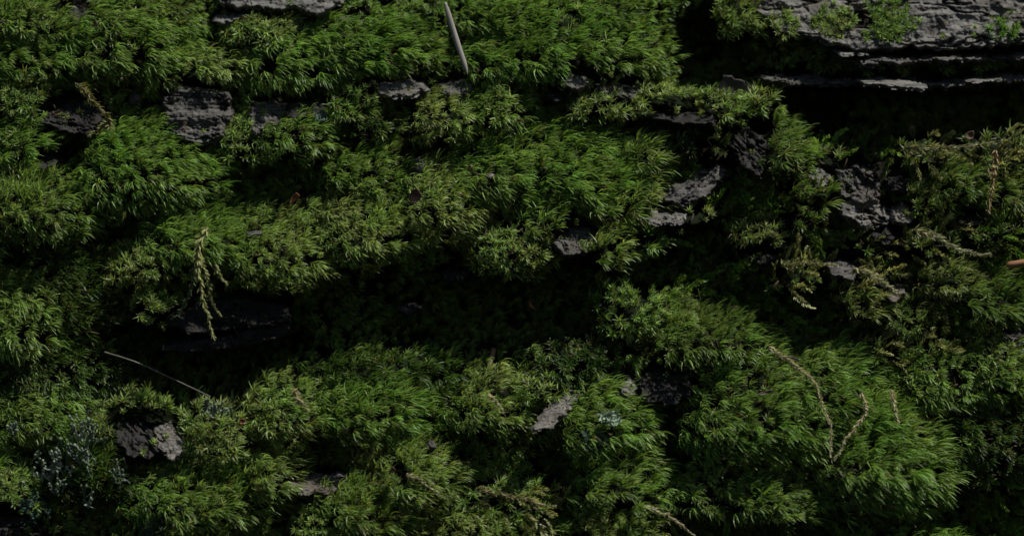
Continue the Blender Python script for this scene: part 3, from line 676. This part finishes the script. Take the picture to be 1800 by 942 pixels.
def leaf_piece(u, v, h, ln, wd, ang, tilt, mat, name, label, catg, notch=0.0, cup=0.25, seed=0, off=17):
    """thin curled scrap of leaf with an uneven rim"""
    r = np.random.default_rng(seed); na, nr = 28, 6
    a = np.linspace(0, 2 * np.pi, na, endpoint=False)
    rim = 1 + 0.10 * np.sin(3 * a + seed) + 0.06 * r.normal(0, 1, na) - notch * np.exp(-((a - 1.2) / 0.35) ** 2)
    V = [(0, 0, 0)]
    for k in range(1, nr + 1):
        q = k / nr
        for i in range(na):
            x = q * rim[i] * math.cos(a[i]) * ln / 2; y = q * rim[i] * math.sin(a[i]) * wd / 2
            V.append((x, y, cup * (x * x / ln + y * y / wd * 0.7) - 0.6 * math.exp(-(y / wd * 9) ** 2)))
    V = np.array(V); ca, sa = math.cos(ang), math.sin(ang)
    x = V[:, 0] * ca - V[:, 1] * sa; y = V[:, 0] * sa + V[:, 1] * ca; z = V[:, 2]
    ct, st_ = math.cos(tilt), math.sin(tilt)
    P = PT(u, v, h, off)[None] + np.stack([x, -(z * ct + y * st_), y * ct - z * st_], -1)
    F = []
    for i in range(na): F.append((0, 1 + i, 1 + (i + 1) % na, 1 + (i + 1) % na))
    F4 = []
    for k in range(nr - 1):
        for i in range(na):
            j = (i + 1) % na; F4.append((1 + k * na + i, 1 + (k + 1) * na + i, 1 + (k + 1) * na + j, 1 + k * na + j))
    c2 = [(0, 1 + 2 * i, 1 + (2 * i + 1) % na, 1 + (2 * i + 2) % na) for i in range(na // 2)]
    o = place(name, P, np.array(F4 + c2), mat, label, catg)
    md = o.modifiers.new('thick', 'SOLIDIFY'); md.thickness = 1.2 * PX
    return o
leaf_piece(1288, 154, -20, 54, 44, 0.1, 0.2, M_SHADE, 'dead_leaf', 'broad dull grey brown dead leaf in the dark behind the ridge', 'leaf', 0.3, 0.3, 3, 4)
leaf_piece(518, 348, 60, 22, 10, 0.9, 0.3, M_RED, 'leaf_scrap', 'rusty red leaf scrap standing left of the wide olive cushion', 'leaf', 0.1, 0.5, 5)
leaf_piece(730, 344, 92, 26, 20, 1.3, 0.3, M_BROWN, 'leaf_scrap', 'brown leaf scrap lodged in the tall yellow green centre cushion', 'leaf', 0.1, 0.5, 6)
leaf_piece(1392, 630, 92, 28, 6, -0.2, 0.1, M_BUFF, 'curled_leaf', 'curled dry leaf at the top of the longest pale strand', 'leaf', 0.1, 0.8, 8)
leaf_piece(426, 740, 92, 11, 9, 0.6, 0.2, M_RED, 'leaf_scrap', 'tiny red scrap beside the rounded cushion right of the crusty knob', 'leaf', 0.1, 0.5, 9)
leaf_piece(126, 815, 88, 9, 8, 0.2, 0.2, M_TWIG, 'leaf_scrap', 'tiny orange scrap between the two pale blue lichens', 'leaf', 0.1, 0.5, 10)
leaf_piece(690, 826, 118, 12, 9, 1.2, 0.4, M_BROWN, 'leaf_scrap', 'tiny brown scrap on the cushion below the fuzzy grey ball', 'leaf', 0.1, 0.5, 12)
leaf_piece(1345, 690, 128, 26, 5, 0.3, 0.1, M_BUFF, 'leaf_scrap', 'buff leaf scrap lying on the huge lower right mound', 'leaf', 0.1, 0.6, 13)
leaf_piece(1705, 238, 20, 16, 14, 0.9, 0.1, M_BROWN, 'leaf_scrap', 'faint brown scrap at the rim of the big black cavity', 'leaf', 0.1, 0.6, 14)
leaf_piece(1382, 768, 132, 14, 8, 0.5, 0.5, M_RED, 'leaf_scrap', 'tiny rusty scrap low on the huge lower right mound', 'leaf', 0.1, 0.6, 15)

def pebble(u, v, h, a, bb, cc, mat, name, label, catg, seed, lump=0.18, fuzz=0, tip=0.0):
    nu_, nv_ = 28, 16; th = np.linspace(0, 2 * np.pi, nu_, endpoint=False); ph = np.linspace(0.06, np.pi - 0.06, nv_)
    T, P = np.meshgrid(th, ph)
    x = np.sin(P) * np.cos(T); y = np.sin(P) * np.sin(T); z = np.cos(P)
    k = 1 + lump * fbm(x * 10 + z * 7, y * 10 - z * 6, 7, seed, 4, 0.6) * 2 + (0.12 * _hash(np.floor(T * 9), np.floor(P * 9), seed) if fuzz else 0)
    k = k + tip * np.clip(z, 0, 1) ** 2
    V = PT(u, v, -200 if h > 0 else h, 23)[None] + np.stack([x * a * k, y * cc * k, z * bb * k], -1).reshape(-1, 3)
    F = []
    for i in range(nv_ - 1):
        for j in range(nu_):
            j2 = (j + 1) % nu_; F.append((i * nu_ + j, i * nu_ + j2, (i + 1) * nu_ + j2, (i + 1) * nu_ + j))
    return place(name, V, np.array(F), mat, label, catg)
pebble(738, 297, 74, 11, 14, 9, M_STONE, 'pebble', 'small pointed grey pebble between the green cushions in the middle', 'pebble', 5, 0.22, 0, 0.35)
pebble(237, 176, 40, 10, 12, 8, M_STONE, 'pebble', 'dull rounded pebble left of the big grey bark block', 'pebble', 8, 0.1)
pebble(447, 412, 116, 13, 6, 8, M_STONE, 'stone_chip', 'small flat grey chip on the round sunlit cushion', 'stone', 11, 0.3)
pebble(860, 312, 90, 10, 8, 8, M_BLACK, 'dark_cap', 'round black cap in the wide vivid middle cushion', 'seed', 12, 0.15)
pebble(828, 297, 84, 6, 7, 6, M_BROWN, 'bud', 'brown bud left of the round black cap', 'bud', 13, 0.3)
pebble(958, 296, 84, 4, 4, 4, M_BLACK, 'seed', 'tiny dark seed right of the round black cap', 'seed', 14, 0.2)
pebble(757, 785, 104, 8, 8, 8, M_STONE, 'fuzzy_ball', 'small fuzzy grey ball in the lower middle moss', 'ball', 15, 0.4, 1)
pebble(1216, 252 + 0, 0, 3, 3, 3, M_STONE, 'grit_grain', 'single grit grain in the shade above the slanting bark', 'grit', 17, 0.2)

# ------------------------------------------------------------------ pale creeping strands: stem + foliage
def strand(pts, label, n=40, leafl=13, c0=(0.16, 0.13, 0.06), c1=(0.50, 0.46, 0.30), taper_end=0.45, seed=0, droop=0.3, wid=3.4, per=5):
    r = np.random.default_rng(seed)
    path = smooth_path([PT(*q) for q in pts], n)
    path = path + np.stack([fbm(np.arange(n) * 3.0, np.full(n, s * 9.0), 14, seed + s, 3) * 3.2 for s in (1, 2, 3)], -1)
    root = empty('moss_strand', tuple(X2M(path[:1])[0])); tag(root, label, 'moss strand', 'pale creeping strands')
    V, F, *_ = tube(path, np.linspace(1.4, 0.7, n), 7, 1, 0.1, seed)
    place('stem', V, F, M_BROWNSTEM, None, None, parent=root)
    T = nrm(np.gradient(path, axis=0)); k = n * per
    s = np.repeat(np.arange(n), per) + r.uniform(-0.5, 0.5, k); i = np.clip(s, 0, n - 1.001); i0 = i.astype(int); f = (i - i0)[:, None]
    P = path[i0] * (1 - f) + path[i0 + 1] * f; d = T[i0]
    X = nrm(np.cross(d, np.array([0.2, 1, 0.1]))); Y = np.cross(d, X); a = r.uniform(0, 6.28, k)[:, None]
    rv = X * np.cos(a) + Y * np.sin(a); tau = -X * np.sin(a) + Y * np.cos(a)
    q = i / (n - 1)
    tq = 1 - (1 - taper_end) * q
    spr = r.uniform(0.4, 1.3, (k, 1))
    cb = np.array(c0)[None] * r.uniform(0.7, 1.2, (k, 1)); ct = np.array(c1)[None] * r.uniform(0.55, 1.15, (k, 1))
    V, F, C = leaves(P, nrm(d + rv * spr * 1.3), nrm(d * 1.1 + rv * spr * 0.6), 1.25 * leafl * tq * r.uniform(0.6, 1.25, k), wid * tq * r.uniform(0.8, 1.2, k), tau, cb, ct, TAPER['F'])
    place('foliage', V, F, M_STRAND, None, None, C, parent=root)
M_BROWNSTEM = plain_material('strand_stem', (0.18, 0.14, 0.07), (0.34, 0.28, 0.16), 500, 0.6)
pale = dict(c0=(0.32, 0.29, 0.16), c1=(0.62, 0.60, 0.40))
green = dict(c0=(0.16, 0.18, 0.05), c1=(0.46, 0.50, 0.22))
strand([(366, 398, 118), (350, 430, 124), (346, 455, 124), (352, 500, 116), (362, 545, 104), (375, 592, 90)], 'longest pale green strand hanging into the dark hollow from the vivid cushion', 46, 14, seed=1, **green)
strand([(350, 448, 120), (364, 490, 112), (372, 525, 100), (386, 556, 88)], 'thin strand hanging just right of the longest hanging one', 30, 9, seed=2, wid=2.6, **green)
strand([(380, 468, 118), (386, 484, 112), (398, 500, 104)], 'short hanging strand at the right of the three hanging ones', 18, 9, seed=3, wid=2.6, **green)
strand([(340, 470, 112), (334, 510, 92), (318, 545, 70), (306, 560, 50)], 'dim strand curving left behind the longest hanging one', 30, 9, seed=4, c0=(0.05, 0.07, 0.03), c1=(0.14, 0.2, 0.1))
strand([(1352, 608, 116), (1395, 640, 128), (1428, 668, 136), (1445, 705, 144), (1461, 752, 148), (1460, 800, 148)], 'longest pale creeping strand down the big lower right mound', 60, 9, seed=5, wid=3.0, per=5, **pale)
strand([(1516, 692, 122), (1521, 722, 134), (1502, 752, 142), (1484, 778, 146), (1466, 806, 146)], 'middle pale strand curving left down the big lower right mound', 40, 8, seed=6, wid=2.8, **pale)
strand([(1566, 682, 120), (1572, 712, 130), (1578, 742, 134)], 'shortest pale strand standing on the right of the big mound', 22, 9, seed=7, wid=3.2, **pale)
strand([(1130, 890, 110), (1165, 902, 112), (1195, 920, 112), (1225, 944, 108)], 'bleached creeping strand at the bottom edge', 34, 9, seed=8, wid=3.2, **pale)
strand([(132, 148, 50), (150, 160, 60), (162, 178, 66), (184, 200, 68), (196, 216, 66)], 'yellow brown strand beside the dark brown bark lump', 34, 14, seed=9, wid=4, c0=(0.10, 0.09, 0.035), c1=(0.28, 0.27, 0.11))
strand([(196, 216, 66), (180, 226, 66), (160, 236, 62)], 'short yellow strand branching below the yellow brown one', 20, 12, seed=10, wid=4, c0=(0.12, 0.12, 0.04), c1=(0.36, 0.36, 0.15))
strand([(1750, 262, 76), (1748, 300, 80), (1740, 345, 82), (1738, 372, 78)], 'yellowish creeping strand near the right edge below the cavity', 36, 10, seed=11, wid=3.4, c0=(0.2, 0.14, 0.06), c1=(0.44, 0.34, 0.18))
strand([(858, 690, 114), (872, 706, 120), (884, 724, 118)], 'yellow strand lying in the curly cushion left of the grey chip', 18, 8, seed=12, wid=3, **pale)
strand([(716, 832, 134), (742, 846, 136), (772, 868, 122)], 'buff strand lying across the cushion below the fuzzy grey ball', 24, 8, seed=13, wid=3.2, **pale)
strand([(838, 858, 100), (880, 868, 108), (930, 878, 112), (975, 890, 110)], 'yellowish strand through the bottom middle feather moss', 44, 11, seed=14, wid=4.2, c0=(0.16, 0.15, 0.06), c1=(0.44, 0.43, 0.24))
strand([(1590, 258, 66), (1640, 262, 70), (1700, 258, 72), (1760, 250, 72)], 'pale feathery strand along the lower rim of the black cavity', 56, 13, seed=15, wid=4.4, c0=(0.14, 0.15, 0.06), c1=(0.42, 0.44, 0.25))
strand([(1606, 404, 66), (1645, 416, 70), (1690, 440, 68), (1740, 448, 60)], 'whitish feathery strand right of the rough grey bark', 44, 13, seed=16, wid=4.6, c0=(0.14, 0.15, 0.06), c1=(0.5, 0.52, 0.33))
strand([(1372, 470, 62), (1410, 462, 70), (1470, 466, 84)], 'pale strand leading onto the slanting feathery ridge', 34, 11, seed=17, wid=4, c0=(0.14, 0.15, 0.06), c1=(0.42, 0.44, 0.25))
strand([(1500, 470, 88), (1540, 488, 88), (1580, 518, 80)], 'thick whitish strand on top of the slanting feathery ridge', 34, 14, seed=18, wid=4.8, c0=(0.16, 0.16, 0.06), c1=(0.46, 0.46, 0.27))
strand([(515, 682, 96), (524, 700, 108), (540, 720, 112)], 'bleached strand tip on the cushion lower left of centre', 18, 11, seed=19, wid=4.2, **pale)

# ------------------------------------------------------------------ lichens
def cup_lichen(u, v, h, su, sv, n, label, seed, c=(0.22, 0.275, 0.21)):
    """fruticose lichen: a cluster of short knobbly stalks with rounded or cupped heads"""
    r = np.random.default_rng(seed); parts = []
    for i in range(n):
        x = u + r.normal(0, su * 0.5); y = v + r.normal(0, sv * 0.5); L = r.uniform(9, 22)
        a = r.normal(0, 0.5); d = np.array([math.sin(a), -0.7, math.cos(a)]); p0 = PT(x, y, h + r.normal(0, 5))
        pts = [p0 + d * L * t + r.normal(0, 0.9, 3) for t in (0, 0.35, 0.7, 1.0)]
        pa = smooth_path(pts, 9); base_r = r.uniform(1.1, 1.8)
        rd = base_r * np.array([1, 0.9, 0.85, 0.9, 0.95, 1.1, 1.45, 1.6, 0.5])
        V, F, *_ = tube(pa, rd, 7, 1, 0.12, seed * 100 + i)
        g = r.uniform(0.5, 1.1); parts.append((V, F, colorize(V, np.array(c) * g, seed + i, 0.12)))
        for s in range(r.integers(1, 4)):
            q = pa[r.integers(2, 7)]; dd = nrm(r.normal(0, 1, 3) + np.array([0, -0.6, 0.5]))
            pb = np.array([q + dd * k * r.uniform(3, 6) / 3 for k in range(4)])
            V, F, *_ = tube(pb, base_r * np.array([0.7, 0.6, 0.75, 0.3]), 6, 1, 0.1, i)
            parts.append((V, F, colorize(V, np.array(c) * g, seed + i, 0.12)))
    V, F, C = cat(parts); place('lichen', V, F, M_LICHEN, label, 'lichen', C, 'lichens among the moss')
def leafy_lichen(u, v, h, su, sv, n, label, seed, c=(0.14, 0.21, 0.16)):
    r = np.random.default_rng(seed); parts = []
    for i in range(n):
        x = u + r.normal(0, su * 0.45); y = v + r.normal(0, sv * 0.45); R = r.uniform(4.5, 9)
        na, nr = 18, 4; a = np.linspace(0, 2 * np.pi, na, endpoint=False); q = np.linspace(0.1, 1, nr)
        A, Q = np.meshgrid(a, q); lob = 1 + 0.22 * np.sin(5 * A + i) + 0.1 * np.sin(9 * A)
        z = 0.45 * Q ** 2 * np.sin(5 * A + i) + 0.5 * Q ** 2
        L = np.stack([Q * lob * np.cos(A), Q * lob * np.sin(A), z], -1).reshape(-1, 3) * R
        nn = nrm(np.array([r.normal(0, 0.5), -1, 0.5 + r.normal(0, 0.5)])); X = nrm(np.cross(nn, [0.1, 0.1, 1])); Y = np.cross(nn, X)
        V = PT(x, y, h + r.normal(0, 5)) + L[:, :1] * X + L[:, 1:2] * Y + L[:, 2:] * nn
        F = np.array([(k * na + j, k * na + (j + 1) % na, (k + 1) * na + (j + 1) % na, (k + 1) * na + j) for k in range(nr - 1) for j in range(na)])
        rim = np.repeat(np.linspace(0.55, 1.25, nr), na)[:, None]
        parts.append((V, F, np.array(c)[None] * rim * r.uniform(0.6, 1.1)))
    V, F, C = cat(parts); place('lichen', V, F, M_LICHEN, label, 'lichen', C, 'lichens among the moss')
cup_lichen(146, 786, 98, 38, 52, 66, 'tall pale blue lichen cluster left of the crusty bark knob', 1)
cup_lichen(92, 838, 92, 40, 36, 50, 'pale blue lichen cluster above the bright star cushion at left', 2)
cup_lichen(210, 838, 82, 14, 12, 14, 'small grey blue lichen right of the two pale blue clusters', 3, (0.15, 0.19, 0.16))
cup_lichen(22, 762, 100, 8, 12, 8, 'few pale lichen stalks near the left edge', 4)
cup_lichen(156, 878, 92, 12, 18, 9, 'few lichen stalks low beneath the tall pale cluster', 8)
cup_lichen(374, 724, 112, 22, 12, 22, 'pale lichen growing on top of the rounded light green cushion', 5, (0.22, 0.28, 0.20))
leafy_lichen(1074, 734, 124, 16, 14, 22, 'round blue green leafy lichen in the cushion below centre', 6, (0.26, 0.35, 0.25))
leafy_lichen(1048, 778, 112, 22, 18, 22, 'dark green leafy lichen under the round blue green one', 7, (0.05, 0.085, 0.06))
leafy_lichen(270, 922, 84, 30, 16, 22, 'dim blue green lichen at the bottom left edge', 9, (0.05, 0.085, 0.065))
leafy_lichen(60, 895, 84, 34, 26, 26, 'dark teal lichen beneath the bright star cushion at left', 10, (0.045, 0.08, 0.06))
leafy_lichen(566, 205, 66, 8, 8, 8, 'small teal lichen at the end of the dark striped bark', 11, (0.08, 0.12, 0.095))

# ------------------------------------------------------------------ crumbs and dead bits nobody could count
r5 = np.random.default_rng(55)
n = 2600; lu = r5.uniform(-100, 1900, n); lv = r5.uniform(-60, 1020, n)
kp = (fbm(lu, lv, 120, 91, 3) + 0.25 * (lu > 1200) > 0.0); lu, lv = lu[kp], lv[kp]; n = len(lu)
N_ = surf_normal(lu, lv); hh = grid_at(H, lu, lv)
P = np.stack([lu, -(hh + r5.uniform(4, 20, n)), -lv], -1)
d0 = nrm(r5.normal(0, 1, (n, 3)) * np.array([1, 0.4, 0.8])); d1 = nrm(d0 + r5.normal(0, 0.6, (n, 3)))
br = r5.uniform(0.25, 1.1, (n, 1)); tone = np.where(r5.random((n, 1)) < 0.5, np.array([[0.13, 0.095, 0.055]]), np.array([[0.075, 0.045, 0.025]]))
V, F, C = leaves(P, d0, d1, r5.uniform(5, 22, n), r5.uniform(2.0, 5.0, n), r5.normal(0, 1, (n, 3)), tone * br * 0.7, tone * br, TAPER['F'])
o = mk('plant_litter', X2M(V), F, M_STRAND, C)
tag(o, 'brown crumbs and dead leaf bits scattered through the moss', 'litter', kind='stuff')

# ------------------------------------------------------------------ camera, sun, sky
cam = bpy.data.cameras.new('camera'); co = bpy.data.objects.new('camera', cam); col.objects.link(co)
co.location = (0, -DIST * PX, 0); co.rotation_euler = (math.pi / 2, 0, 0)
cam.sensor_width = 36; cam.lens = 36 * DIST / CW; cam.clip_start = 0.01; cam.clip_end = 50
cam.dof.use_dof = True; cam.dof.focus_distance = DIST * PX - 60 * PX; cam.dof.aperture_fstop = 8
bpy.context.scene.camera = co

SUN = Vector((0.42, -0.27, 0.87)).normalized()
sl = bpy.data.lights.new('sun', 'SUN'); sl.energy = 5.0; sl.angle = math.radians(0.6); sl.color = (1.0, 0.96, 0.88)
so = bpy.data.objects.new('sun', sl); col.objects.link(so); so.rotation_euler = SUN.to_track_quat('Z', 'Y').to_euler()
so.location = SUN * 1.0
w = bpy.data.worlds.new('World'); bpy.context.scene.world = w; w.use_nodes = True
N = w.node_tree.nodes; L = w.node_tree.links; bg = N['Background']
sky = N.new('ShaderNodeTexSky'); sky.sky_type = 'NISHITA'; sky.sun_disc = False
sky.sun_elevation = math.asin(SUN.z); sky.sun_rotation = math.atan2(SUN.x, SUN.y)
L.new(sky.outputs[0], bg.inputs[0]); bg.inputs[1].default_value = 0.045

sc = bpy.context.scene
sc.view_settings.view_transform = 'Standard'; sc.view_settings.look = 'None'; sc.view_settings.exposure = 0
sc.render.engine = 'CYCLES'
sc.cycles.max_bounces = 5; sc.cycles.diffuse_bounces = 3; sc.cycles.glossy_bounces = 2; sc.cycles.transmission_bounces = 3
sc.cycles.use_denoising = True
sc.cycles.sample_clamp_indirect = 4
